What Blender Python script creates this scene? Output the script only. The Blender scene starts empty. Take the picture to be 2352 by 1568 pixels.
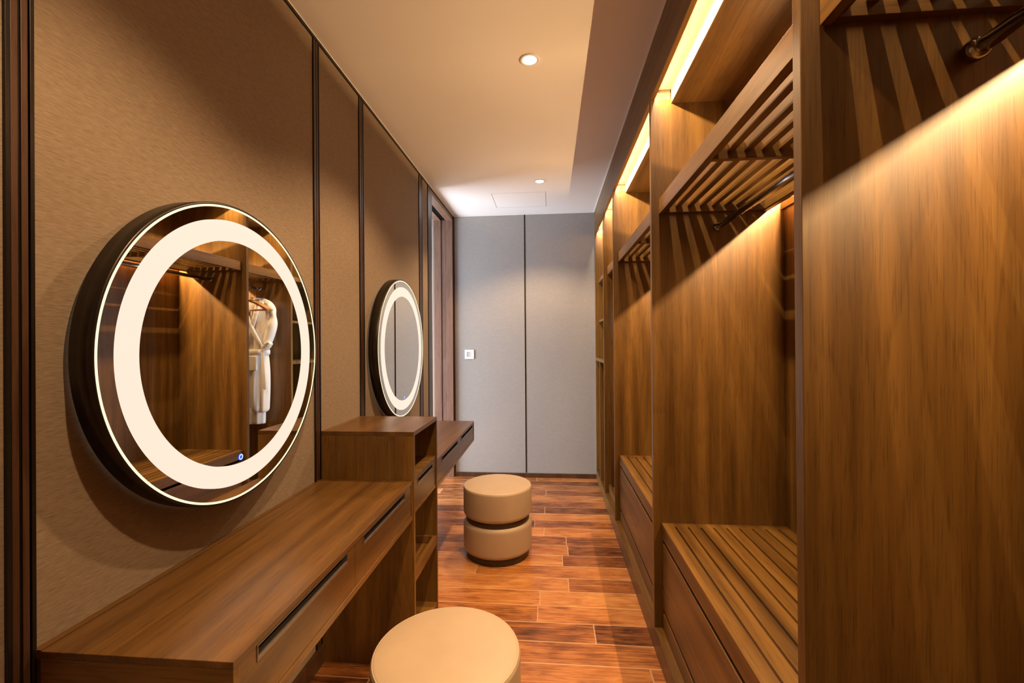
import bpy, bmesh, math, random
from mathutils import Vector, Matrix
S = bpy.context.scene
COL = S.collection
random.seed(7)
pi = math.pi

# ------------------------------------------------------------------ camera
def cam_axes(yaw, pitch, roll):
    cy, sy = math.cos(yaw), math.sin(yaw)
    f = Vector((-sy, cy, 0)); r = Vector((cy, sy, 0)); u = Vector((0, 0, 1))
    cp, sp = math.cos(pitch), math.sin(pitch)
    f2 = f*cp + u*sp; u2 = u*cp - f*sp
    cr, sr = math.cos(roll), math.sin(roll)
    return r*cr + u2*sr, u2*cr - r*sr, f2
cr_, cu_, cf_ = cam_axes(0.0847, 0.0027, -0.0072)
cd = bpy.data.cameras.new('camera'); cam = bpy.data.objects.new('camera', cd); COL.objects.link(cam)
cd.sensor_width = 36; cd.sensor_fit = 'HORIZONTAL'; cd.lens = 1018.0/2352*36; cd.clip_start = 0.02
cam.matrix_world = Matrix(((cr_.x, cu_.x, -cf_.x, 0), (cr_.y, cu_.y, -cf_.y, 0), (cr_.z, cu_.z, -cf_.z, 1.3), (0, 0, 0, 1)))
S.camera = cam

# ------------------------------------------------------------------ exposure, world
vs = S.view_settings
S.display_settings.display_device = 'sRGB'
vs.view_transform = 'Standard'; vs.look = 'None'; vs.gamma = 1; vs.exposure = 0.0; vs.use_curve_mapping = False
W = bpy.data.worlds.new('world'); S.world = W; W.use_nodes = True
W.node_tree.nodes['Background'].inputs[0].default_value = (0.70, 0.82, 1.0, 1)
W.node_tree.nodes['Background'].inputs[1].default_value = 1.0

WARM = (1.0, 0.62, 0.29); DOWN = (1.0, 0.66, 0.36)
P_TOP = 18.0      # watts per metre, strip under the cornice
P_BACK = 28.0     # watts per metre, strip behind the slatted shelf
P_DOWN = 84.0
P_DAY = 215.0
def area(name, loc, direction, sx, sy, power, col, spread=180):
    l = bpy.data.lights.new(name, 'AREA'); l.shape = 'RECTANGLE'; l.size = sx; l.size_y = sy
    l.energy = power; l.color = col; l.spread = math.radians(spread)
    o = bpy.data.objects.new(name, l); COL.objects.link(o)
    z = -Vector(direction).normalized()              # lamp shines along -Z; long side (local X) along world Y
    x = Vector((0, 1, 0)); x = (x - z*x.dot(z))
    if x.length < 1e-3: x = Vector((1, 0, 0))
    x.normalize(); y = z.cross(x)
    o.matrix_world = Matrix(((x.x, y.x, z.x, loc[0]), (x.y, y.y, z.y, loc[1]), (x.z, y.z, z.z, loc[2]), (0, 0, 0, 1)))
    return o
area('daylight_area', (-2.9, 3.45, 1.05), (1, 0.25, 0.0), 1.9, 1.8, P_DAY, (0.78, 0.88, 1.0))

# ------------------------------------------------------------------ materials
def newmat(name):
    m = bpy.data.materials.new(name); m.use_nodes = True
    nt = m.node_tree; b = nt.nodes['Principled BSDF']
    return m, nt, b
def N(nt, t, **kw):
    n = nt.nodes.new(t)
    for k, v in kw.items(): setattr(n, k, v)
    return n
def L(nt, a, b): nt.links.new(a, b)
def math_n(nt, op, a, b=None, c=None):
    n = N(nt, 'ShaderNodeMath', operation=op)
    for i, v in enumerate((a, b, c)):
        if v is None: continue
        if hasattr(v, 'is_output') or isinstance(v, bpy.types.NodeSocket): L(nt, v, n.inputs[i])
        else: n.inputs[i].default_value = v
    return n.outputs[0]
def ramp(nt, fac, stops):
    r = N(nt, 'ShaderNodeValToRGB'); L(nt, fac, r.inputs[0])
    el = r.color_ramp.elements
    while len(el) < len(stops): el.new(0.5)
    for e, (p, c) in zip(el, stops): e.position = p; e.color = (*c, 1)
    return r.outputs[0]
def mapped(nt, scale, rot=None, loc=None):
    g = N(nt, 'ShaderNodeNewGeometry'); mp = N(nt, 'ShaderNodeMapping')
    L(nt, g.outputs['Position'], mp.inputs['Vector']); mp.inputs['Scale'].default_value = scale
    if loc: mp.inputs['Location'].default_value = loc
    return mp.outputs[0]
def noise(nt, vec, scale, detail=3, rough=0.5, dist=0.0):
    n = N(nt, 'ShaderNodeTexNoise'); L(nt, vec, n.inputs['Vector'])
    n.inputs['Scale'].default_value = scale; n.inputs['Detail'].default_value = detail
    n.inputs['Roughness'].default_value = rough; n.inputs['Distortion'].default_value = dist
    return n.outputs['Fac']
def mixc(nt, fac, a, b, mode='MIX'):
    m = N(nt, 'ShaderNodeMix', data_type='RGBA', blend_type=mode)
    for i, v in ((0, fac), (6, a), (7, b)):
        if isinstance(v, bpy.types.NodeSocket): L(nt, v, m.inputs[i])
        elif i == 0: m.inputs[0].default_value = v
        else: m.inputs[i].default_value = (*v, 1)
    return m.outputs[2]
def bump(nt, b, h, strength, dist=0.001):
    n = N(nt, 'ShaderNodeBump'); n.inputs['Strength'].default_value = strength; n.inputs['Distance'].default_value = dist
    L(nt, h, n.inputs['Height']); L(nt, n.outputs[0], b.inputs['Normal'])
def wood(name, grain, c0, c1, rough=0.38, seed=0.0):
    """walnut veneer, grain = axis the fibres run along"""
    m, nt, b = newmat(name)
    def sc(a, l): s = [a, a, a]; s['xyz'.index(grain)] = l; return tuple(s)
    lo = (seed, seed*1.7, seed*0.6)
    v = mapped(nt, sc(1.0, 0.06), loc=lo)
    fig = noise(nt, v, 7.0, 4, 0.55, 1.0)
    wv = N(nt, 'ShaderNodeTexWave', wave_type='RINGS', rings_direction={'x': 'X', 'y': 'Y', 'z': 'Z'}[grain])
    v2 = mapped(nt, sc(1.0, 0.12), loc=(lo[0]+0.3, lo[1]-0.4, lo[2]+0.2))
    L(nt, v2, wv.inputs['Vector']); wv.inputs['Scale'].default_value = 5.0; wv.inputs['Distortion'].default_value = 5.0
    wv.inputs['Detail'].default_value = 2.0; wv.inputs['Detail Scale'].default_value = 1.3
    streak = noise(nt, mapped(nt, sc(1.0, 0.03)), 55, 3, 0.6, 0.3)
    f = math_n(nt, 'ADD', math_n(nt, 'MULTIPLY', fig, 0.60), math_n(nt, 'MULTIPLY', wv.outputs['Fac'], 0.10))
    f = math_n(nt, 'ADD', f, math_n(nt, 'MULTIPLY', streak, 0.32))
    col = ramp(nt, f, [(0.30, c0), (0.72, c1)])
    cath = noise(nt, mapped(nt, sc(1.0, 0.11), loc=(lo[0]-1.1, lo[1]+0.7, lo[2]+0.9)), 3.2, 2, 0.45, 0.3)
    wob = math_n(nt, 'ADD', math_n(nt, 'MULTIPLY', cath, 22.0), math_n(nt, 'MULTIPLY', noise(nt, mapped(nt, sc(1.0, 0.12)), 60, 2), 0.35))
    line = math_n(nt, 'FRACT', wob)
    lm = ramp(nt, line, [(0.0, (0.62, 0.58, 0.52)), (0.10, (0.80, 0.78, 0.74)), (0.45, (1, 1, 1)), (0.93, (1.0, 1.0, 1.0)), (1.0, (0.62, 0.58, 0.52))])
    col = mixc(nt, math_n(nt, 'MULTIPLY', fig, 0.75), col, lm, 'MULTIPLY')
    pore = noise(nt, mapped(nt, sc(1.0, 0.035)), 300, 2, 0.6, 0.2)
    pm = ramp(nt, pore, [(0.36, (0.50, 0.48, 0.45)), (0.46, (1, 1, 1))])
    col = mixc(nt, 0.55, col, pm, 'MULTIPLY')
    L(nt, col, b.inputs['Base Color']); b.inputs['Roughness'].default_value = rough
    b.inputs['Specular IOR Level'].default_value = 0.45
    bump(nt, b, math_n(nt, 'ADD', pore, math_n(nt, 'MULTIPLY', streak, 0.4)), 0.25, 0.0006)
    return m
WC0, WC1 = (0.056, 0.025, 0.005), (0.235, 0.118, 0.026)
WOODX = wood('walnut_grain_across', 'x', WC0, WC1, seed=1.3)
WOODY = wood('walnut_grain_along', 'y', WC0, WC1, seed=0.4)
WOODZ = wood('walnut_grain_vertical', 'z', WC0, WC1, seed=2.1)
DESKW = wood('desk_walnut', 'y', (0.062, 0.027, 0.006), (0.200, 0.096, 0.025), rough=0.30, seed=5.2)
LITW = wood('recess_wood_lit_pale', 'y', (0.15, 0.092, 0.042), (0.24, 0.152, 0.072), seed=1.9)  # walnut paled: cream tone of the LED glow put into the colour
DARKW = wood('dark_walnut', 'z', (0.045, 0.020, 0.010), (0.10, 0.046, 0.022), rough=0.35, seed=3.3)
DOORW = wood('door_walnut', 'z', (0.13, 0.065, 0.042), (0.24, 0.13, 0.085), rough=0.4, seed=4.3)

def plain(name, col, rough=0.5, metal=0.0, spec=0.5):
    m, nt, b = newmat(name)
    b.inputs['Base Color'].default_value = (*col, 1); b.inputs['Roughness'].default_value = rough
    b.inputs['Metallic'].default_value = metal; b.inputs['Specular IOR Level'].default_value = spec
    return m
def noisy(name, col, rough, amount=0.08, scale=30, metal=0.0, bstr=0.0, bscale=300):
    m, nt, b = newmat(name)
    n = noise(nt, mapped(nt, (1, 1, 1)), scale, 4)
    lo = tuple(c*(1-amount) for c in col); hi = tuple(min(1, c*(1+amount)) for c in col)
    L(nt, ramp(nt, n, [(0.3, lo), (0.7, hi)]), b.inputs['Base Color'])
    b.inputs['Roughness'].default_value = rough; b.inputs['Metallic'].default_value = metal
    if bstr: bump(nt, b, noise(nt, mapped(nt, (1, 1, 1)), bscale, 3), bstr, 0.0006)
    return m
CEIL = noisy('ceiling_paint', (0.74, 0.71, 0.68), 0.85, 0.015, 2)
WHITE = plain('white_enamel', (0.80, 0.80, 0.80), 0.35)
BLACKM = noisy('bronze_black_metal', (0.016, 0.012, 0.010), 0.28, 0.15, 60, metal=0.3)
FRAME = noisy('mirror_frame_bronze', (0.055, 0.045, 0.036), 0.34, 0.2, 12, metal=0.85)
HANDLE = noisy('handle_bronze', (0.24, 0.20, 0.18), 0.33, 0.1, 80, metal=0.75)
VOID = plain('handle_recess_black', (0.004, 0.0035, 0.003), 0.9, spec=0.05)
CHROME = noisy('rod_nickel', (0.42, 0.40, 0.38), 0.17, 0.06, 40, metal=1.0)
LEATHER = noisy('beige_leather', (0.42, 0.318, 0.222), 0.42, 0.05, 7, bstr=0.22, bscale=420)
PIPE = noisy('beige_leather_piping', (0.45, 0.34, 0.24), 0.40, 0.05, 20)
BAND = noisy('stool_dark_band', (0.035, 0.019, 0.011), 0.4, 0.15, 20)
TERRY = noisy('white_terry', (0.80, 0.80, 0.80), 0.95, 0.04, 90, bstr=0.8, bscale=260)
HWOOD = noisy('hanger_beech', (0.50, 0.25, 0.09), 0.3, 0.12, 25)
TRACK = noisy('track_aluminium', (0.6, 0.6, 0.6), 0.3, 0.05, 50, metal=0.9)
MIRROR = plain('mirror_glass', (0.86, 0.85, 0.80), 0.0, 1.0)
def emis(name, col, s, base=(0.8, 0.8, 0.8)):
    m, nt, b = newmat(name)
    b.inputs['Base Color'].default_value = (*base, 1); b.inputs['Emission Color'].default_value = (*col, 1)
    b.inputs['Emission Strength'].default_value = s; b.inputs['Roughness'].default_value = 0.4
    return m
RING = emis('ring_light_diffuser', (1.0, 0.83, 0.67), 1.0, (0.02, 0.02, 0.02))
EDGE = emis('glowing_glass_edge', (1.0, 0.90, 0.56), 1.3, (0.1, 0.1, 0.1))
LED = emis('led_strip_glow', (1.0, 0.80, 0.50), 3.0)
LAMP = emis('downlight_glow', (1.0, 0.85, 0.66), 30.0)
BLUE = emis('blue_touch_light', (0.05, 0.12, 1.0), 0.8, (0.0, 0.0, 0.1))
BLUEW = emis('blue_white_ring', (0.45, 0.65, 1.0), 1.6, (0.1, 0.1, 0.1))

def fabric(name, axis, c0, c1):
    """woven grasscloth with horizontal threads along axis"""
    m, nt, b = newmat(name)
    s = [1, 1, 1]; s['xyz'.index(axis)] = 0.07
    th = noise(nt, mapped(nt, tuple(s)), 800, 2, 0.6, 0.0)
    s2 = [1, 1, 1]; s2['xyz'.index(axis)] = 0.10
    th2 = noise(nt, mapped(nt, tuple(s2)), 330, 3, 0.6, 0.0)
    big = noise(nt, mapped(nt, (1, 1, 1)), 1.6, 3)
    f = math_n(nt, 'ADD', math_n(nt, 'MULTIPLY', th, 0.5), math_n(nt, 'MULTIPLY', th2, 0.4))
    f = math_n(nt, 'ADD', f, math_n(nt, 'MULTIPLY', big, 0.1))
    L(nt, ramp(nt, f, [(0.32, c0), (0.68, c1)]), b.inputs['Base Color'])
    b.inputs['Roughness'].default_value = 0.8; b.inputs['Sheen Weight'].default_value = 0.1
    b.inputs['Specular IOR Level'].default_value = 0.25
    bump(nt, b, f, 0.5, 0.0008)
    return m
FABL = fabric('wall_fabric_side', 'y', (0.175, 0.125, 0.080), (0.36, 0.268, 0.178))
FABB = fabric('wall_fabric_end', 'x', (0.27, 0.25, 0.235), (0.36, 0.34, 0.325))

def floor_mat():
    m, nt, b = newmat('plank_floor')
    g = N(nt, 'ShaderNodeNewGeometry'); sx = N(nt, 'ShaderNodeSeparateXYZ'); L(nt, g.outputs['Position'], sx.inputs[0])
    X, Y = sx.outputs[0], sx.outputs[1]
    RW, BL = 0.1316, 0.92
    ry = math_n(nt, 'DIVIDE', math_n(nt, 'SUBTRACT', Y, 1.935 - 40*RW), RW)
    row = math_n(nt, 'FLOOR', ry); fy = math_n(nt, 'SUBTRACT', ry, row)
    wn = N(nt, 'ShaderNodeTexWhiteNoise', noise_dimensions='1D'); L(nt, row, wn.inputs['W'])
    bx = math_n(nt, 'DIVIDE', math_n(nt, 'ADD', X, math_n(nt, 'MULTIPLY', wn.outputs['Value'], 5.0)), BL)
    bi = math_n(nt, 'FLOOR', bx); fx = math_n(nt, 'SUBTRACT', bx, bi)
    cb = N(nt, 'ShaderNodeCombineXYZ'); L(nt, row, cb.inputs[0]); L(nt, bi, cb.inputs[1])
    w2 = N(nt, 'ShaderNodeTexWhiteNoise', noise_dimensions='3D'); L(nt, cb.outputs[0], w2.inputs['Vector'])
    # gap mask
    ey = math_n(nt, 'MULTIPLY', math_n(nt, 'MINIMUM', fy, math_n(nt, 'SUBTRACT', 1.0, fy)), RW)
    ex = math_n(nt, 'MULTIPLY', math_n(nt, 'MINIMUM', fx, math_n(nt, 'SUBTRACT', 1.0, fx)), BL)
    e = math_n(nt, 'MINIMUM', ex, ey)
    # grain coordinates shifted per board
    off = N(nt, 'ShaderNodeVectorMath', operation='SCALE'); L(nt, w2.outputs['Color'], off.inputs[0]); off.inputs['Scale'].default_value = 17
    ad = N(nt, 'ShaderNodeVectorMath', operation='ADD'); L(nt, g.outputs['Position'], ad.inputs[0]); L(nt, off.outputs[0], ad.inputs[1])
    def mp(s):
        k = N(nt, 'ShaderNodeMapping'); L(nt, ad.outputs[0], k.inputs['Vector']); k.inputs['Scale'].default_value = s; return k.outputs[0]
    fig = noise(nt, mp((0.30, 1, 1)), 16, 5, 0.65, 1.2)
    st = noise(nt, mp((0.05, 1, 1)), 120, 3, 0.6, 0.3)
    cloud = noise(nt, mp((0.6, 1, 1)), 7, 2, 0.5, 0.5)
    f = math_n(nt, 'ADD', math_n(nt, 'MULTIPLY', fig, 0.38), math_n(nt, 'MULTIPLY', st, 0.36))
    f = math_n(nt, 'ADD', f, math_n(nt, 'MULTIPLY', cloud, 0.26))
    f = math_n(nt, 'ADD', f, math_n(nt, 'MULTIPLY', math_n(nt, 'SUBTRACT', w2.outputs['Value'], 0.5), 0.24))
    col = ramp(nt, f, [(0.30, (0.045, 0.014, 0.005)), (0.43, (0.19, 0.062, 0.018)), (0.55, (0.40, 0.150, 0.042)), (0.72, (0.60, 0.29, 0.10))])
    # knots
    vo = N(nt, 'ShaderNodeTexVoronoi', feature='F1'); L(nt, mp((0.55, 1.3, 1)), vo.inputs['Vector']); vo.inputs['Scale'].default_value = 4.2
    kn = ramp(nt, vo.outputs['Distance'], [(0.015, (0.10, 0.06, 0.04)), (0.05, (0.45, 0.36, 0.30)), (0.16, (1, 1, 1))])
    col = mixc(nt, 0.85, col, kn, 'MULTIPLY')
    gap_glint = ramp(nt, e, [(0.0008, (1, 1, 1)), (0.0020, (0, 0, 0))])
    sg = N(nt, 'ShaderNodeRGBToBW'); L(nt, gap_glint, sg.inputs[0])
    col = mixc(nt, math_n(nt, 'MULTIPLY', sg.outputs[0], 0.85), col, (0.60, 0.40, 0.25))  # reflection off the plank bevels painted as paler joint lines
    L(nt, col, b.inputs['Base Color'])
    rr = math_n(nt, 'ADD', 0.20, math_n(nt, 'MULTIPLY', st, 0.14)); L(nt, rr, b.inputs['Roughness'])
    b.inputs['Specular IOR Level'].default_value = 0.5
    ebev = ramp(nt, e, [(0.0, (0, 0, 0)), (0.0025, (1, 1, 1))])
    eb = N(nt, 'ShaderNodeRGBToBW'); L(nt, ebev, eb.inputs[0])
    bump(nt, b, math_n(nt, 'ADD', eb.outputs[0], math_n(nt, 'MULTIPLY', math_n(nt, 'ADD', st, fig), 0.12)), 0.35, 0.001)
    return m
FLOOR = floor_mat()

# ------------------------------------------------------------------ mesh helpers
class MB:
    def __init__(s): s.bm = bmesh.new(); s.mi = 0
    def box(s, x0, x1, y0, y1, z0, z1, mi=0):
        v = [s.bm.verts.new(p) for p in ((x0,y0,z0),(x1,y0,z0),(x1,y1,z0),(x0,y1,z0),(x0,y0,z1),(x1,y0,z1),(x1,y1,z1),(x0,y1,z1))]
        for f in ((3,2,1,0),(4,5,6,7),(0,1,5,4),(1,2,6,5),(2,3,7,6),(3,0,4,7)):
            fc = s.bm.faces.new([v[i] for i in f]); fc.material_index = mi
        return s
    def lathe(s, prof, c=(0,0,0), axis='z', n=64, mi=0, smooth=True, closed=False):
        rings = []
        for r, h in prof:
            ring = []
            for k in range(n):
                a = 2*pi*k/n; u, w = r*math.cos(a), r*math.sin(a)
                p = {'z': (u, w, h), 'x': (h, u, w), 'y': (w, h, u)}[axis]
                ring.append(s.bm.verts.new((c[0]+p[0], c[1]+p[1], c[2]+p[2])))
            rings.append(ring)
        m = len(rings)
        for i in range(m if closed else m-1):
            a, b = rings[i], rings[(i+1) % m]
            for k in range(n):
                f = s.bm.faces.new((a[k], a[(k+1) % n], b[(k+1) % n], b[k])); f.material_index = mi; f.smooth = smooth
        if not closed:
            for ring, rev in ((rings[0], True), (rings[-1], False)):
                f = s.bm.faces.new(list(reversed(ring)) if rev else ring); f.material_index = mi
        return s
    def tube(s, pts, r, n=10, mi=0, cap=True):
        pts = [Vector(p) for p in pts]; rings = []
        rad = r if isinstance(r, (list, tuple)) else [r]*len(pts)
        up = Vector((0.13, 0.21, 1)).normalized()
        for i, p in enumerate(pts):
            t = (pts[min(i+1, len(pts)-1)] - pts[max(i-1, 0)]).normalized()
            a = t.cross(up)
            if a.length < 1e-3: a = t.cross(Vector((1, 0, 0)))
            a.normalize(); b = t.cross(a).normalized()
            rings.append([s.bm.verts.new(p + (a*math.cos(2*pi*k/n) + b*math.sin(2*pi*k/n))*rad[i]) for k in range(n)])
        for i in range(len(rings)-1):
            for k in range(n):
                f = s.bm.faces.new((rings[i][k], rings[i][(k+1) % n], rings[i+1][(k+1) % n], rings[i+1][k])); f.smooth = True; f.material_index = mi
        if cap:
            s.bm.faces.new(list(reversed(rings[0]))); s.bm.faces.new(rings[-1])
        return s
    def build(s, name, mats, parent=None, bevel=0.0, seg=2, origin=None):
        bmesh.ops.recalc_face_normals(s.bm, faces=s.bm.faces)
        o0 = Vector((0, 0, 0))
        if parent is not None:
            q = parent
            while q is not None: o0 += q.location; q = q.parent
        if origin is not None: own = Vector(origin) - o0
        else: own = Vector((0, 0, 0))
        bmesh.ops.translate(s.bm, verts=s.bm.verts, vec=-(o0 + own))
        me = bpy.data.meshes.new(name); s.bm.to_mesh(me); s.bm.free()
        for m in (mats if isinstance(mats, (list, tuple)) else [mats]): me.materials.append(m)
        o = bpy.data.objects.new(name, me); COL.objects.link(o); o.location = own
        if parent is not None: o.parent = parent
        if bevel:
            bv = o.modifiers.new('bevel', 'BEVEL'); bv.width = bevel; bv.segments = seg; bv.limit_method = 'ANGLE'
            bv.harden_normals = False
        return o
def B(*a, mi=0): return MB().box(*a, mi=mi)
def empty(name, loc, label, cat, group=None):
    o = bpy.data.objects.new(name, None); COL.objects.link(o); o.location = loc; o.empty_display_size = 0.05
    return tag(o, label, cat, group)
def tag(o, label, cat, group=None):
    o['label'] = label; o['category'] = cat
    if group: o['group'] = group
    return o
def struct(o): o['kind'] = 'structure'; return o

# ------------------------------------------------------------------ shell
WX, BY, CH, NY = -0.94, 4.283, 2.545, -1.6      # left wall, end wall, ceiling, wall behind the camera
CX0, CXB = 0.433, 0.968                          # wardrobe front edge, wardrobe back panel
RX = 1.02                                        # right wall
struct(B(WX-0.25, RX+0.1, NY-0.1, BY+0.1, -0.1, 0).build('floor', FLOOR))
struct(B(WX-0.2, RX+0.1, NY-0.1, BY+0.1, CH, CH+0.1).build('ceiling', CEIL))
D0, D1, DH = 3.50, 4.266, 2.515                  # doorway
m = MB()
m.box(WX-0.2, WX, NY, D0, 0, CH)
m.box(WX-0.2, WX, D0, BY, DH+0.005, CH)
m.box(WX-0.2, WX, D1+0.004, BY, 0, DH+0.005)
struct(m.build('wall_left', FABL))
struct(B(WX-0.2, RX+0.1, BY, BY+0.1, 0, CH).build('wall_back', FABB))
struct(B(WX-0.2, RX+0.1, NY-0.1, NY, 0, CH).build('wall_near', FABB))
struct(B(RX, RX+0.1, NY, BY, 0, CH).build('wall_right', FABB))
# seam on the end wall
struct(B(-0.2395, -0.228, BY-0.002, BY+0.001, 0.045, CH).build('trim_20', BLACKM))
# baseboards
struct(B(-0.915, 0.433, BY-0.014, BY, 0, 0.042).build('baseboard_back', DARKW, bevel=0.002))
struct(B(WX, WX+0.014, NY, 1.7455, 0, 0.076).build('baseboard_left', DARKW, bevel=0.003))
struct(B(WX, WX+0.014, 2.1215, D0-0.13, 0, 0.076).build('baseboard_side', DARKW, bevel=0.003))
# vertical trims of the fabric wall: black metal lips either side of dark grooved walnut
def vtrim(i, y0, y1, z0=0.0, z1=CH-0.015, edge=0.007):
    m = MB(); w = y1-y0
    m.box(WX, WX+0.006, y0, y0+edge, z0, z1, 0)
    m.box(WX, WX+0.006, y1-edge, y1, z0, z1, 0)
    mid = (y0+y1)/2
    m.box(WX, WX+0.004, y0+edge+0.002, mid-0.0025, z0, z1, 1)
    m.box(WX, WX+0.004, mid+0.0025, y1-edge-0.002, z0, z1, 1)
    m.box(WX, WX+0.0012, y0+edge, y1-edge, z0, z1, 0)
    return struct(m.build('trim_%d' % i, [BLACKM, DARKW], bevel=0.0008))
vtrim(1, 0.688, 0.732, 0.078)
vtrim(2, 1.699, 1.744, 0.078)
vtrim(3, 2.128, 2.180, 0.078)
vtrim(4, 3.143, 3.222, 0.078)
m = MB(); m.box(WX, WX+0.006, 3.375, 3.445, 0, CH-0.015, 0)
struct(m.build('trim_5', BLACKM, bevel=0.001))
m = MB(); m.box(WX, WX+0.006, -0.33, -0.286, 0.078, CH-0.015, 0)
struct(m.build('trim_6', BLACKM, bevel=0.001))
# dark channel and white bead under the ceiling edge
m = MB(); m.box(WX, WX+0.007, NY, BY, CH-0.015, CH-0.004, 0)
struct(m.build('trim_7', BLACKM))
struct(B(WX, WX+0.008, NY, BY, CH-0.0038, CH+0.001).build('trim_8', WHITE))
# corner post between doorway and end wall
m = MB(); m.box(WX-0.001, WX+0.007, D1+0.001, BY, 0, CH-0.015, 0); m.box(WX+0.006, WX+0.018, BY-0.012, BY, 0, CH-0.015, 1)
struct(m.build('trim_9', [BLACKM, DARKW], bevel=0.001))
# bright corner bead beside the wardrobe and along the ceiling
struct(B(0.444, 0.460, BY-0.012, BY, 0.0, CH-0.001).build('trim_10', WHITE, bevel=0.001))
struct(B(0.4285, 0.4325, NY, BY-0.013, CH-0.006, CH-0.0005).build('trim_11', WHITE))
struct(B(WX+0.01, 0.444, BY-0.004, BY, CH-0.008, CH-0.0005).build('trim_12', WHITE))

# doorway: walnut lining in two leaves with the dark sliding pocket between them
dr = empty('door_1', (WX-0.1, (D0+D1)/2, 0), 'tall sliding doorway with walnut lining in the far end of the left wall', 'doorway')
dr['kind'] = 'structure'
def lining(x0, x1, name, t=0.0):
    m = MB()
    m.box(x0, x1, D1-0.02, D1, 0, DH)          # far jamb
    m.box(x0, x1, D0-0.05, D0, 0, DH)          # near jamb
    m.box(x0, x1, D0, D1-0.02, DH-0.02, DH)    # head
    return m.build(name, DOORW, dr, bevel=0.0015)
lining(-1.003, WX+0.004, 'outer_lining')
lining(-1.120, -1.050, 'inner_lining')
B(-1.045, -1.008, D0-0.03, D1-0.02, 2.50, 2.515).build('sliding_track', VOID, dr)
B(-1.046, -1.007, D1-0.012, D1-0.002, 0, 2.50).build('pocket_jamb', DOORW, dr)
B(-1.035, -1.020, D0, D1-0.02, 0, 0.003).build('floor_guide', TRACK, dr)
# the space outside the doorway: pale wall, floor and daylight
struct(B(-3.2, -1.16, 4.85, 4.95, -0.05, 2.6).build('wall_outer', CEIL))
struct(B(-3.2, WX-0.25, 2.6, 4.85, -0.1, 0).build('trim_13', FLOOR))

# light switch
sw = empty('light_switch', (-0.781, BY, 1.189), 'white square light switch plate on the grey end wall', 'light switch')
m = MB()
x0, x1, z0, z1 = -0.826, -0.736, 1.144, 1.234
m.box(x0, x1, BY-0.009, BY-0.0005, z0, z0+0.022); m.box(x0, x1, BY-0.009, BY-0.0005, z1-0.022, z1)
m.box(x0, x0+0.022, BY-0.009, BY-0.0005, z0+0.022, z1-0.022); m.box(x1-0.022, x1, BY-0.009, BY-0.0005, z0+0.022, z1-0.022)
m.build('switch_plate', WHITE, sw, bevel=0.0015)
B(-0.803, -0.7815, BY-0.0065, BY-0.0005, 1.167, 1.211).build('rocker', plain('switch_grey', (0.42, 0.42, 0.43), 0.4), sw, bevel=0.001)
o = B(-0.7800, -0.759, BY-0.0085, BY-0.0005, 1.167, 1.211).build('rocker', plain('switch_pale', (0.58, 0.58, 0.58), 0.4), sw, bevel=0.001)

# ceiling access panel: a hairline frame set in the ceiling
m = MB(); px0, px1, py0, py1 = -0.478, -0.022, 3.67, 4.06
for a in ((px0, px0+0.003, py0, py1), (px1-0.003, px1, py0, py1), (px0, px1, py0, py0+0.001), (px0, px1, py1-0.001, py1)):
    m.box(a[0], a[1], a[2], a[3], CH-0.0006, CH+0.001)
hatch = m.build('access_panel', plain('hatch_shadow_gap', (0.22, 0.21, 0.20), 0.8))
tag(hatch, 'flush white ceiling access hatch outlined by thin lines near the end wall', 'access hatch')

# downlights
def downlight(x, y, label):
    t = empty('downlight', (x, y, CH), label, 'downlight', 'recessed ceiling downlights')
    MB().lathe([(0.030, CH-0.0008), (0.043, CH-0.0008), (0.044, CH-0.003), (0.042, CH-0.004), (0.031, CH-0.003), (0.030, CH-0.002)], (x, y, 0), n=40, closed=True).build('trim_ring', CEIL, t)
    MB().lathe([(0.0295, CH-0.0022), (0.0295, CH-0.0008)], (x, y, 0), n=32).build('lamp_lens', LAMP, t)
    l = bpy.data.lights.new('downlight_lamp', 'SPOT'); l.energy = P_DOWN; l.color = DOWN; l.spot_size = math.radians(126); l.spot_blend = 0.45
    l.shadow_soft_size = 0.022
    o = bpy.data.objects.new('downlight_lamp', l); COL.objects.link(o); o.location = (0, 0, -0.03); o.parent = t
downlight(-0.078, 1.949, 'recessed ceiling downlight mid-corridor, the nearer and larger of the two in view')
downlight(-0.068, 3.426, 'recessed ceiling downlight farther away, just before the access hatch')
downlight(-0.085, 0.720, 'recessed ceiling downlight above the front end of the near dressing table')

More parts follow.
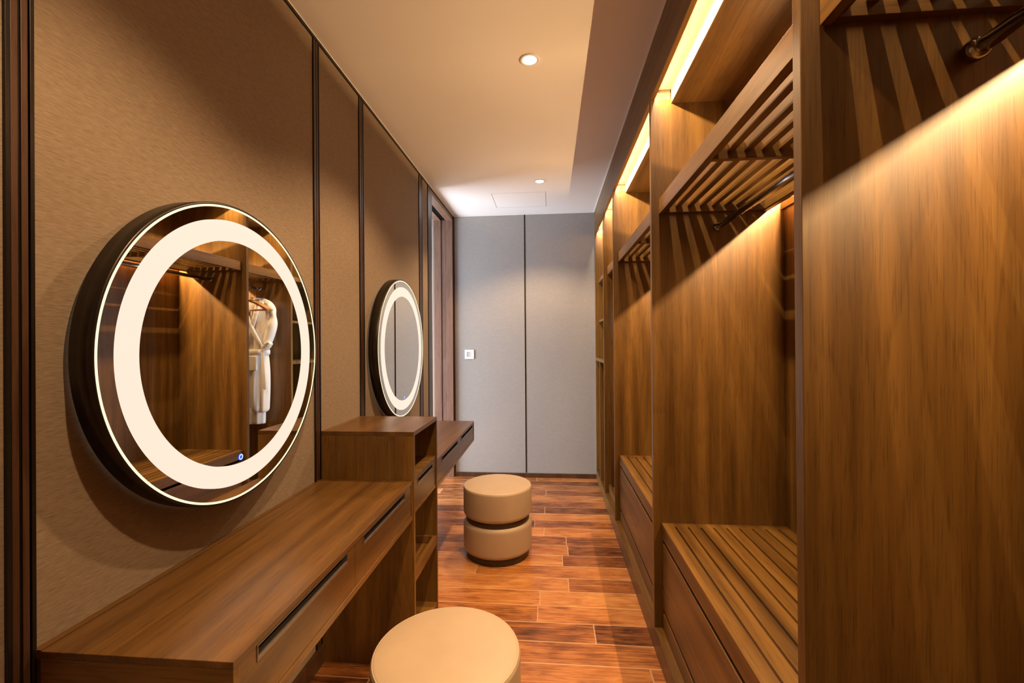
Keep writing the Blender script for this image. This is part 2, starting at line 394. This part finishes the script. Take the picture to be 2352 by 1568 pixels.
# ------------------------------------------------------------------ round light-up mirrors
MX = -0.88
def mirror(yc, zc, R, label):
    t = empty('round_mirror', (WX, yc, zc), label, 'mirror', 'round illuminated mirrors')
    c = (0, yc, zc)
    # drum frame
    MB().lathe([(R-0.012, WX+0.012), (R+0.004, WX+0.012), (R+0.004, MX-0.001), (R+0.001, MX+0.0015), (R-0.002, MX+0.0005), (R-0.012, MX-0.004)], c, 'x', 160, closed=True).build('frame', FRAME, t, bevel=0.0)
    MB().lathe([(R-0.05, WX+0.0005), (R-0.05, WX+0.014)], c, 'x', 64).build('mounting_plate', BLACKM, t)
    # glowing glass rim, mirror discs and diffuser ring
    def ann(r0, r1, xb, xf): return MB().lathe([(r0, xb), (r1, xb), (r1, xf), (r0, xf)], c, 'x', 160, smooth=False, closed=True)
    ann(R-0.0075, R-0.0022, MX-0.006, MX+0.0006).build('glass_edge', EDGE, t)
    ann(R-0.0405, R-0.0076, MX-0.006, MX).build('mirror_border', MIRROR, t)
    ann(R-0.0965, R-0.0410, MX-0.006, MX+0.0003).build('light_ring', RING, t)
    MB().lathe([(R-0.097, MX-0.006), (R-0.097, MX)], c, 'x', 160, smooth=False).build('mirror_glass', MIRROR, t)
    bc = (0, yc, zc-R+0.113)
    k = MB().lathe([(0.0095, MX+0.0001), (0.0095, MX+0.001)], bc, 'x', 32).build('touch_button', BLUE, t)
    MB().lathe([(0.0052, MX+0.0011), (0.0078, MX+0.0011), (0.0078, MX+0.0015), (0.0052, MX+0.0015)], bc, 'x', 32, closed=True).build('button_ring', BLUEW, k)
    return t
mirror(1.194, 1.276, 0.4086, 'large round mirror with glowing ring above the near dressing table')
mirror(2.617, 1.270, 0.4086, 'round mirror with glowing ring farther away, above the far dressing table')

# ------------------------------------------------------------------ dressing tables
FX = -0.553
def slot_handle(parent, y0, y1, z0, z1, xf):
    """bronze lined finger slot"""
    m = MB(); t = 0.003
    m.box(xf-0.020, xf+0.0020, y0, y1, z1-t, z1)
    m.box(xf-0.014, xf+0.0015, y0, y1, z0, z0+0.0085)
    m.box(xf-0.020, xf+0.0020, y0, y0+t, z0+0.0085, z1-t); m.box(xf-0.020, xf+0.0020, y1-t, y1, z0+0.0085, z1-t)
    h = m.build('slot_handle', HANDLE, parent, bevel=0.0006)
    B(xf-0.0155, xf-0.0145, y0+t, y1-t, z0+0.001, z1-t).build('handle_recess', VOID, parent)
    return h
def drawer(parent, y0, y1, z0, z1, sy0, sy1, sz0, sz1, xf, mat):
    d = MB(); xb = xf-0.018
    d.box(xb, xf, y0, y1, z0, sz0-0.0003); d.box(xb, xf, y0, sy0-0.0003, sz0-0.0003, z1)
    d.box(xb, xf, sy1+0.0003, y1, sz0-0.0003, z1)
    if z1 > sz1+0.001: d.box(xb, xf, sy0-0.0003, sy1+0.0003, sz1+0.0003, z1)
    o = d.build('drawer', mat, parent)
    slot_handle(o, sy0, sy1, sz0, sz1, xf)
    return o
def desk(ya, yb, top, label, div, slots):
    t = empty('dressing_table', (WX, (ya+yb)/2, 0.58), label, 'dressing table', 'wall-hung dressing tables')
    xb = WX+0.0165; bot = 0.592
    B(xb, FX, ya, yb, top-0.013, top).build('table_top', DESKW, t, bevel=0.001)
    B(WX+0.0005, xb, ya+0.001, yb, top-0.013, top+0.0015).build('back_strip', DESKW, t)
    for a, b in ((ya, ya+0.016), (yb-0.016, yb)):
        B(xb, FX, a, b, bot, top-0.0131).build('end_panel', WOODX, t, bevel=0.0008)
    B(xb, FX, ya+0.0161, yb-0.0161, bot, bot+0.018).build('bottom_panel', DESKW, t, bevel=0.0008)
    B(xb, xb+0.012, ya+0.0161, yb-0.0161, bot+0.0181, top-0.0131).build('back_panel', DARKW, t)
    B(FX-0.05, FX-0.02, div-0.004, div+0.004, bot+0.0181, top-0.0131).build('divider', DARKW, t)
    z0, z1 = bot+0.0195, top-0.0145
    ys = ((ya+0.0175, div-0.001), (div+0.001, yb-0.0175))
    for (y0, y1), (s0, s1) in zip(ys, slots):
        drawer(t, y0, y1, z0, z1, s0, s1, top-0.047, top-0.0150, FX-0.0025, DESKW)
    return t
desk(0.729, 1.7455, 0.747, 'near dressing table of warm walnut, wall-hung under the large mirror', 1.218, ((0.794, 1.171), (1.274, 1.652)))
desk(2.1225, 3.192, 0.733, 'far dressing table of walnut, wall-hung beyond the tower shelf', 2.673, ((2.234, 2.628), (2.740, 3.135)))

# ------------------------------------------------------------------ tower shelf between the desks
TY0, TY1, TZ, TX = 1.7465, 2.1205, 0.943, -0.549
t = empty('shelf_tower', (WX, (TY0+TY1)/2, 0), 'walnut tower shelf with open niches standing between the two dressing tables', 'shelf unit')
xb = WX+0.0005; th = 0.018
B(xb, TX, TY0, TY1, TZ-th, TZ).build('top_panel', DESKW, t, bevel=0.001)
for a, b in ((TY0, TY0+th), (TY1-0.014, TY1)):
    B(xb, TX, a, b, 0, TZ-th-0.0002).build('side_panel', WOODZ, t, bevel=0.0008)
y0, y1 = TY0+th+0.0002, TY1-0.0142
B(xb, xb+0.01, y0, y1, 0.0, TZ-th-0.0004).build('back_panel', DARKW, t)
xi = xb+0.0102
B(xi, TX-0.003, y0, y1, 0.0, 0.050).build('bottom_shelf', WOODX, t, bevel=0.0006)
B(xi, TX-0.004, y0, y1, 0.742, 0.756).build('shelf', WOODX, t, bevel=0.0006)
B(xi, TX-0.004, y0, y1, 0.606, 0.620).build('shelf', WOODX, t, bevel=0.0006)
for ya, yc in ((y0, y0+0.014), (y1-0.012, y1)):
    B(TX-0.02, TX-0.004, ya, yc, 0.6202, 0.7418).build('drawer_stile', DESKW, t, bevel=0.0006)
drawer(t, y0+0.016, y1-0.014, 0.622, 0.7405, 1.817, 2.049, 0.706, 0.7365, TX-0.006, DESKW)
# pull-out tray with a low front rail
tr = MB()
tr.box(TX-0.020, TX-0.002, y0+0.001, y1-0.001, 0.327, 0.372)
tr.box(xi+0.02, xi+0.032, y0+0.001, y1-0.001, 0.327, 0.372)
tr.box(xi+0.032, TX-0.020, y0+0.001, y0+0.013, 0.327, 0.372); tr.box(xi+0.032, TX-0.020, y1-0.013, y1-0.001, 0.327, 0.372)
tr.box(xi+0.032, TX-0.020, y0+0.013, y1-0.013, 0.329, 0.337)
tr.build('pull_out_tray', DESKW, t, bevel=0.0008)

# ------------------------------------------------------------------ stools
def stool_parts(root, x, y):
    def rounded(r, z0, z1, rt, rb):
        p = []
        for i in range(9):
            a = -pi/2 + (pi/2)*i/8; p.append((r-rb+rb*math.cos(a), z0+rb+rb*math.sin(a)))
        for i in range(9):
            a = (pi/2)*i/8; p.append((r-rt+rt*math.cos(a), z1-rt+rt*math.sin(a)))
        return p
    R = 0.211
    c = (x, y, 0)
    MB().lathe([(R-0.018, 0.0), (R-0.018, 0.050)], c, n=72).build('base', BAND, root, bevel=0.002)
    MB().lathe(rounded(R, 0.036, 0.222, 0.030, 0.030), c, n=96).build('lower_cushion', LEATHER, root)
    MB().lathe([(R-0.016, 0.20), (R-0.016, 0.27)], c, n=72).build('waist_band', BAND, root)
    prof = rounded(R, 0.246, 0.424, 0.014, 0.030)
    prof += [(R-0.022, 0.4255), (R-0.05, 0.4275), (R-0.10, 0.4300), (R-0.16, 0.4312), (0.02, 0.4316)]
    up = MB().lathe(prof, c, n=96).build('upper_cushion', LEATHER, root)
    pr = [(R-0.0060+0.0030*math.cos(a), 0.4195+0.0030*math.sin(a)) for a in [2*pi*i/8 for i in range(8)]]
    MB().lathe(pr, c, n=96, closed=True).build('piping', PIPE, up)
st = empty('stool', (-0.330, 2.745, 0), 'round beige leather stool farther away, standing fully in view on the floor', 'stool', 'beige leather stools')
stool_parts(st, -0.330, 2.745)
def dup(root, loc, label):
    r = root.copy(); COL.objects.link(r); r.location = loc; r['label'] = label
    for ch in list(root.children):
        c = ch.copy(); COL.objects.link(c); c.parent = r
        for g in ch.children:
            d = g.copy(); COL.objects.link(d); d.parent = c
    return r
dup(st, (-0.300, 1.252, 0), 'round beige leather stool nearest the camera, cut off by the bottom of the photo')

# ------------------------------------------------------------------ wardrobe
PL = 0.094
cn = empty('cornice', (CX0, 2, CH), 'long dark walnut fascia board under the ceiling above the wardrobe bays', 'fascia')
B(CX0, CX0+0.018, NY, BY-0.013, 2.325, CH-0.0005).build('fascia_board', WOODY, cn, bevel=0.0008)
pl = B(CX0, CXB, -0.345, BY-0.013, 0, PL).build('wardrobe_plinth', WOODY, bevel=0.001)
tag(pl, 'low walnut plinth running along the floor under the wardrobe bays', 'plinth')

def side(parent, y0, y1, z0=PL+0.0005, name='side_panel'):
    return B(CX0, CXB-0.0005, y0, y1, z0, 2.324).build(name, WOODZ, parent, bevel=0.0012)
def strips(y0, y1, root, back=True, lz=1.884):
    """cornice recess with its led strip, soffit; led strip behind the slatted shelf"""
    B(0.452, 0.522, y0, y1, 2.365, 2.378).build('recess_board', LITW, root)
    B(0.5185, 0.5218, y0, y1, 2.306, 2.3648).build('recess_glow_facing', LITW, root)  # thin facing added to carry the paled glow colour over the soffit edge
    B(0.522, CXB-0.0005, y0, y1, 2.306, 2.364).build('soffit', WOODY, root)
    yc, ln = (y0+y1)/2, (y1-y0)-0.012
    B(0.4515, 0.4545, y0+0.005, y1-0.005, 2.336, 2.346).build('led_strip', LED, root)
    area('cornice_led_lamp', (0.456, yc, 2.341), (1, 0, -0.35), ln, 0.006, P_TOP*ln, (1.0, 0.72, 0.43))
    if back:
        bt = B(0.957, CXB-0.0005, y0, y1, 1.842, 1.870).build('led_batten', WOODY, root, bevel=0.0008)
        B(0.9595, 0.9625, y0+0.004, y1-0.004, max(lz-0.0045, 1.871), lz+0.0045).build('led_strip', LED, root)
        B(0.963, CXB-0.0005, y0, y1, 1.8705, 1.895).build('led_channel', TRACK, root)
        area('shelf_led_lamp', (0.958, yc, lz), (-1, 0, -0.55), ln, 0.005, P_BACK*ln, WARM)
SX = 0.4645
def slatted(parent, y0, y1):
    s = B(SX, SX+0.019, y0+0.0008, y1-0.0008, 1.838, 1.902).build('slatted_shelf', WOODY, parent, bevel=0.001)
    m = MB(); mid = (y0+y1)/2; two = (y1-y0) > 0.8
    # slats run lengthwise between the cross rails
    rails = [(y0+0.0008, y0+0.016)] + ([(mid-0.010, mid+0.010)] if two else []) + [(y1-0.016, y1-0.0008)]
    for (a0, a1), (c0, c1) in zip(rails[:-1], rails[1:]):
        for i in range(8):
            x0 = 0.529+0.0485*i
            if x0+0.02 < 0.885: m.box(x0, x0+0.0195, a1+0.0001, c0-0.0001, 1.862, 1.898)
    for (a0, a1), (c0, c1) in zip(rails[:-1], rails[1:]): m.box(SX+0.0195, 0.5005, a1+0.0001, c0-0.0001, 1.852, 1.898)
    m.build('slats', WOODY, s, bevel=0.0006)
    for a0, a1 in rails:
        B(SX+0.0192, 0.8853, a0, a1, 1.841, 1.889).build('cross_rail', WOODX, s, bevel=0.0006)
    B(0.8855, 0.905, y0+0.0008, y1-0.0008, 1.838, 1.902).build('rear_rail', WOODY, s, bevel=0.0008)
def rod(parent, y0, y1):
    r = MB().lathe([(0.0125, y0+0.012), (0.0125, y1-0.012)], (0.700, 0, 1.775), 'y', 32).build('hanging_rod', CHROME, parent)
    for ya, s in ((y0, 1), (y1, -1)):
        p = [(0.012, ya+s*0.0005), (0.0165, ya+s*0.004), (0.0185, ya+s*0.010), (0.0185, ya+s*0.017), (0.0155, ya+s*0.024), (0.0127, ya+s*0.027)]
        MB().lathe(p, (0.700, 0, 1.775), 'y', 32).build('end_socket', CHROME, r)
def bench(parent, y0, y1):
    # grooved seat board: planks separated by stopped grooves
    top, bot = 0.535, 0.475
    m = MB(); g0, g1 = y0+0.038, y1-0.038
    m.box(SX, CXB-0.0005, y0+0.0005, g0, bot, top); m.box(SX, CXB-0.0005, g1, y1-0.0005, bot, top)
    xs = [0.512+0.0508*i for i in range(9)]; prev = SX
    for x in xs:
        m.box(prev, x-0.004, g0, g1, bot, top); prev = x+0.004
    m.box(prev, CXB-0.0005, g0, g1, bot, top)
    m.box(xs[0]-0.004, xs[-1]+0.004, g0, g1, bot+0.001, top-0.009)
    m.build('bench_seat', WOODY, parent)
    for ya, yc in ((y0+0.0005, y0+0.016), (y1-0.016, y1-0.0005)):
        B(SX, SX+0.018, ya, yc, PL+0.0005, bot-0.0002).build('bench_stile', WOODZ, parent, bevel=0.0006)
    B(SX+0.03, SX+0.034, y0+0.001, y1-0.001, PL+0.0005, bot-0.0002).build('bench_carcass', VOID, parent)
    a, b = y0+0.0175, y1-0.0175
    B(SX+0.001, SX+0.019, a, b, 0.275, 0.456).build('drawer', WOODY, parent, bevel=0.0012)
    d = MB(); d.box(SX+0.001, SX+0.019, a, b, 0.183, 0.272); d.box(SX+0.001, SX+0.019, a, b, PL+0.003, 0.164); d.box(SX+0.012, SX+0.019, a, b, 0.164, 0.183)
    d.build('drawer', WOODY, parent, bevel=0.0012)
def bay(y0, y1, name, label, far_panel, lz=1.884):
    r = empty(name, (CXB, (y0+y1)/2, 0), label, 'wardrobe', 'wardrobe bays')
    B(CXB, CXB+0.012, y0+0.0002, y1+0.0248, 0, 2.36).build('back_panel', WOODZ, r)
    if far_panel: side(r, *far_panel)
    strips(y0, y1, r, lz=lz)
    return r
b1 = bay(-0.320, 0.800, 'wardrobe_bay', 'walnut wardrobe bay nearest the camera, filling the right edge with its bright side panel', (0.800, 0.825), 1.874)
side(b1, -0.345, -0.320)
slatted(b1, -0.320, 0.800); rod(b1, -0.320, 0.800); bench(b1, -0.320, 0.800)
b2 = bay(0.825, 1.920, 'wardrobe_bay', 'empty walnut wardrobe bay second from the camera, with the big grooved bench seat', (1.920, 1.945))
slatted(b2, 0.825, 1.920); rod(b2, 0.825, 1.920); bench(b2, 0.825, 1.920)
b3 = bay(1.945, 3.046, 'wardrobe_bay', 'walnut wardrobe bay third from the camera, bench half hidden behind a side panel', (3.046, 3.071))
slatted(b3, 1.945, 3.046); rod(b3, 1.945, 3.046); bench(b3, 1.945, 3.046)
b4 = bay(3.071, 3.600, 'wardrobe_bay', 'narrow walnut wardrobe bay with white bathrobe and low floor tray', (3.600, 3.625))
slatted(b4, 3.071, 3.600); rod(b4, 3.071, 3.600)
m = MB(); m.box(SX, SX+0.018, 3.0715, 3.5995, PL+0.0005, 0.165); m.box(SX+0.018, CXB-0.001, 3.0715, 3.5995, 0.125, 0.140)
m.build('floor_tray', WOODY, b4, bevel=0.001)
# last bay: open pigeonholes
b5 = empty('shelf_bay', (CXB, 3.9, 0), 'narrow walnut bay of open shelves at the far end of the wardrobe', 'shelf unit')
Y0, Y1 = 3.625, 4.235
B(CXB, CXB+0.012, Y0+0.0002, BY-0.014, 0, 2.36).build('back_panel', WOODZ, b5)
side(b5, Y1, BY-0.014)
strips(Y0, Y1, b5, back=False)
B(SX, CXB-0.001, Y0+0.0005, Y1-0.0005, 1.855, 1.890).build('shelf', WOODX, b5, bevel=0.001)
B(SX, CXB-0.001, Y0+0.0005, Y1-0.0005, 1.485, 1.505).build('shelf', WOODX, b5, bevel=0.001)
B(CX0+0.001, CXB-0.001, Y0+0.0005, Y1-0.0005, 1.128, 1.156).build('shelf', WOODX, b5, bevel=0.001)
B(CX0+0.001, CXB-0.001, 3.925, 3.945, PL+0.0005, 1.1278).build('divider', WOODZ, b5, bevel=0.001)
# blank panel closing the wall right of the aisle behind the camera
struct(B(CX0, CX0+0.02, NY, -0.346, 0, 2.3245).build('wall_side', WOODZ))

# ------------------------------------------------------------------ hangers and bathrobe
RXc, RZc, RR = 0.700, 1.775, 0.0125
def hanger(y, label, clip=False, w=0.205, z=1.668, tilt=0.0):
    t = empty('coat_hanger', (RXc, y, z), label, 'coat hanger', 'wooden hangers in the robe bay')
    # hook
    pts = []; hr = RR+0.0045
    for i in range(15):
        a = math.radians(-70 + 250*i/14)
        pts.append((RXc-hr*math.cos(a)*1.0, y, RZc+hr*math.sin(a)-0.0008+0.0))
    pts = [(RXc, y, z-0.01), (RXc, y, z+0.05), (RXc+0.004, y, RZc-0.030)] + list(reversed(pts))
    MB().tube(pts, 0.0019, 8).build('hook', CHROME, t)
    m = MB()
    sh = [(-w, z-0.085), (-w*0.75, z-0.052), (-w*0.45, z-0.020), (-w*0.18, z-0.004), (0, z), (w*0.18, z-0.004), (w*0.45, z-0.020), (w*0.75, z-0.052), (w, z-0.085)]
    rad = [0.013, 0.0125, 0.011, 0.010, 0.0105, 0.010, 0.011, 0.0125, 0.013]
    m.tube([(RXc+a, y+tilt*a, b-0.008) for a, b in sh], rad, 12)
    m.build('shoulder_bar', HWOOD, t)
    MB().tube([(RXc-w*0.86, y-tilt*w*0.86, z-0.088), (RXc, y, z-0.090), (RXc+w*0.86, y+tilt*w*0.86, z-0.088)], 0.0055, 10).build('trouser_bar', HWOOD, t)
    if clip:
        for sx in (-0.05, 0.05):
            B(RXc+sx-0.012, RXc+sx+0.012, y-0.007, y+0.007, z-0.135, z-0.096).build('clip', CHROME, t, bevel=0.002)
    return t
hanger(3.390, 'wooden coat hanger with metal clips, frontmost on the rod before the bathrobe', clip=True)
hanger(3.430, 'bare wooden coat hanger in the middle, between clip hanger and bathrobe hanger')
hanger(3.527, 'wooden coat hanger that carries the white bathrobe', z=1.672, w=0.165)

def robe():
    yb = 3.527
    t = empty('bathrobe', (RXc, yb, 1.66), 'white terry bathrobe tied with a belt, seen in the large mirror', 'bathrobe')
    # body: horizontal loops (half width, half depth, z, centre x)
    rows = [(1.690, 0.055, 0.040), (1.672, 0.100, 0.046), (1.640, 0.155, 0.052), (1.600, 0.165, 0.052), (1.545, 0.155, 0.054), (1.46, 0.140, 0.058),
            (1.36, 0.122, 0.056), (1.28, 0.112, 0.050), (1.235, 0.108, 0.044), (1.19, 0.114, 0.050), (1.10, 0.124, 0.056),
            (0.98, 0.126, 0.060), (0.86, 0.122, 0.060), (0.76, 0.116, 0.058), (0.735, 0.114, 0.056)]
    bm = bmesh.new(); n = 56; rings = []
    for (z, hw, hd) in rows:
        ring = []
        for k in range(n):
            a = 2*pi*k/n
            fold = 1 + 0.16*math.sin(9*a + 1.3*math.sin(z*5)) * (0.6 if z > 1.3 else 1.0) + 0.07*math.sin(17*a+z*6)
            ring.append(bm.verts.new((RXc + hw*math.cos(a), yb + hd*math.sin(a)*fold, z + 0.008*math.sin(3*a))))
        rings.append(ring)
    for i in range(len(rings)-1):
        for k in range(n):
            f = bm.faces.new((rings[i][k], rings[i][(k+1) % n], rings[i+1][(k+1) % n], rings[i+1][k])); f.smooth = True
    bm.faces.new(rings[0]); bm.faces.new(list(reversed(rings[-1])))
    mb = MB(); mb.bm.free(); mb.bm = bm
    body = mb.build('robe_body', TERRY, t); ss = body.modifiers.new('smooth', 'SUBSURF'); ss.levels = 1; ss.render_levels = 2
    # inner layer showing below the hem
    mb = MB(); mb.bm.free(); mb.bm = bm = bmesh.new(); rings = []
    for z, hw, hd in ((0.80, 0.090, 0.045), (0.72, 0.092, 0.048), (0.655, 0.090, 0.048), (0.640, 0.088, 0.047)):
        ring = []
        for k in range(n):
            a = 2*pi*k/n
            ring.append(bm.verts.new((RXc + 0.01 + hw*math.cos(a), yb + hd*math.sin(a)*(1+0.14*math.sin(8*a)), z)))
        rings.append(ring)
    for i in range(len(rings)-1):
        for k in range(n):
            f = bm.faces.new((rings[i][k], rings[i][(k+1) % n], rings[i+1][(k+1) % n], rings[i+1][k])); f.smooth = True
    bm.faces.new(rings[0]); bm.faces.new(list(reversed(rings[-1])))
    mb.build('under_layer', TERRY, t)
    # sleeves hang from the shoulders and fold in towards the belt
    for s in (-1, 1):
        m = MB()
        pts = [(RXc+s*0.08, yb, 1.662), (RXc+s*0.125, yb-0.003, 1.628), (RXc+s*0.160, yb-0.006, 1.575), (RXc+s*0.168, yb-0.010, 1.51),
               (RXc+s*0.152, yb-0.014, 1.43), (RXc+s*0.126, yb-0.014, 1.35), (RXc+s*0.100, yb-0.010, 1.28), (RXc+s*0.086, yb-0.004, 1.245)]
        m.tube(pts, [0.030, 0.036, 0.038, 0.036, 0.040, 0.038, 0.032, 0.024], 24)
        sl = m.build('sleeve', TERRY, t); q = sl.modifiers.new('smooth', 'SUBSURF'); q.levels = 1; q.render_levels = 2
    # crossing shawl collar (thick bands on the front, -Y side)
    def band(name, pts, hw, th, mat=TERRY):
        m = MB(); P = [Vector(p) for p in pts]; rr = []
        for i, p in enumerate(P):
            d = (P[min(i+1, len(P)-1)] - P[max(i-1, 0)]).normalized(); sd = d.cross(Vector((0, -1, 0))).normalized()
            w_ = hw if not isinstance(hw, list) else hw[i]
            rr.append([m.bm.verts.new(p + sd*w_*a + Vector((0, -1, 0))*th*b) for a, b in ((-1, 0), (-0.7, 1), (0, 1.25), (0.7, 1), (1, 0), (0, -0.2))])
        for i in range(len(rr)-1):
            for k in range(6):
                f = m.bm.faces.new((rr[i][k], rr[i][(k+1) % 6], rr[i+1][(k+1) % 6], rr[i+1][k])); f.smooth = True
        m.bm.faces.new(rr[0]); m.bm.faces.new(list(reversed(rr[-1])))
        o = m.build(name, mat, t); q = o.modifiers.new('smooth', 'SUBSURF'); q.levels = 1; q.render_levels = 1
        return o
    band('collar', [(RXc-0.055, yb-0.036, 1.688), (RXc-0.060, yb-0.052, 1.62), (RXc-0.035, yb-0.064, 1.50), (RXc+0.010, yb-0.064, 1.38), (RXc+0.075, yb-0.056, 1.26)], 0.024, 0.010)
    band('collar', [(RXc+0.055, yb-0.036, 1.688), (RXc+0.060, yb-0.054, 1.62), (RXc+0.020, yb-0.068, 1.50), (RXc-0.040, yb-0.068, 1.38), (RXc-0.100, yb-0.052, 1.26)], 0.025, 0.012)
    # belt round the waist, bow and hanging tail on the aisle side
    m = MB()
    pr = [(1, 1.213), (1.06, 1.216), (1.075, 1.235), (1.06, 1.254), (1, 1.257)]
    rr = []
    for f_, z in pr:
        rr.append([m.bm.verts.new((RXc + (0.108*f_+0.006)*math.cos(2*pi*k/48), yb + (0.053*f_+0.006)*math.sin(2*pi*k/48), z)) for k in range(48)])
    for i in range(len(rr)):
        for k in range(48):
            f = m.bm.faces.new((rr[i][k], rr[i][(k+1) % 48], rr[(i+1) % 5][(k+1) % 48], rr[(i+1) % 5][k])); f.smooth = True
    belt = m.build('belt', TERRY, t)
    def flat_loop(name, pts, wz, th):
        m = MB(); P = [Vector(p) for p in pts]; rr = []
        for i, p in enumerate(P):
            d = (P[min(i+1, len(P)-1)] - P[max(i-1, 0)]).normalized(); nrm = Vector((0, 1, 0)); sd = d.cross(nrm).normalized()
            rr.append([m.bm.verts.new(p + nrm*wz*a + sd*th*b) for a, b in ((-1, -1), (1, -1), (1, 1), (-1, 1))])
        for i in range(len(rr)-1):
            for k in range(4):
                f = m.bm.faces.new((rr[i][k], rr[i][(k+1) % 4], rr[i+1][(k+1) % 4], rr[i+1][k])); f.smooth = True
        m.bm.faces.new(rr[0]); m.bm.faces.new(list(reversed(rr[-1])))
        return m.build(name, TERRY, belt, bevel=0.002)
    lx, lz = RXc-0.100, 1.262
    flat_loop('bow_loop', [(lx+0.015, yb-0.045, lz-0.012), (lx-0.02, yb-0.047, lz-0.004), (lx-0.055, yb-0.05, lz+0.018), (lx-0.070, yb-0.05, lz+0.042), (lx-0.055, yb-0.05, lz+0.056), (lx-0.025, yb-0.05, lz+0.045), (lx+0.0, yb-0.047, lz+0.015), (lx+0.012, yb-0.045, lz-0.008)], 0.020, 0.005)
    band('belt_tail', [(lx+0.004, yb-0.050, 1.255), (lx-0.004, yb-0.058, 1.16), (lx-0.012, yb-0.060, 1.04), (lx-0.022, yb-0.060, 0.915)], [0.018, 0.020, 0.021, 0.024], 0.006)
    m = MB(); m.box(RXc-0.050, RXc+0.075, yb-0.070, yb-0.052, 1.085, 1.205); m.build('pocket', TERRY, t, bevel=0.006, seg=3)
robe()
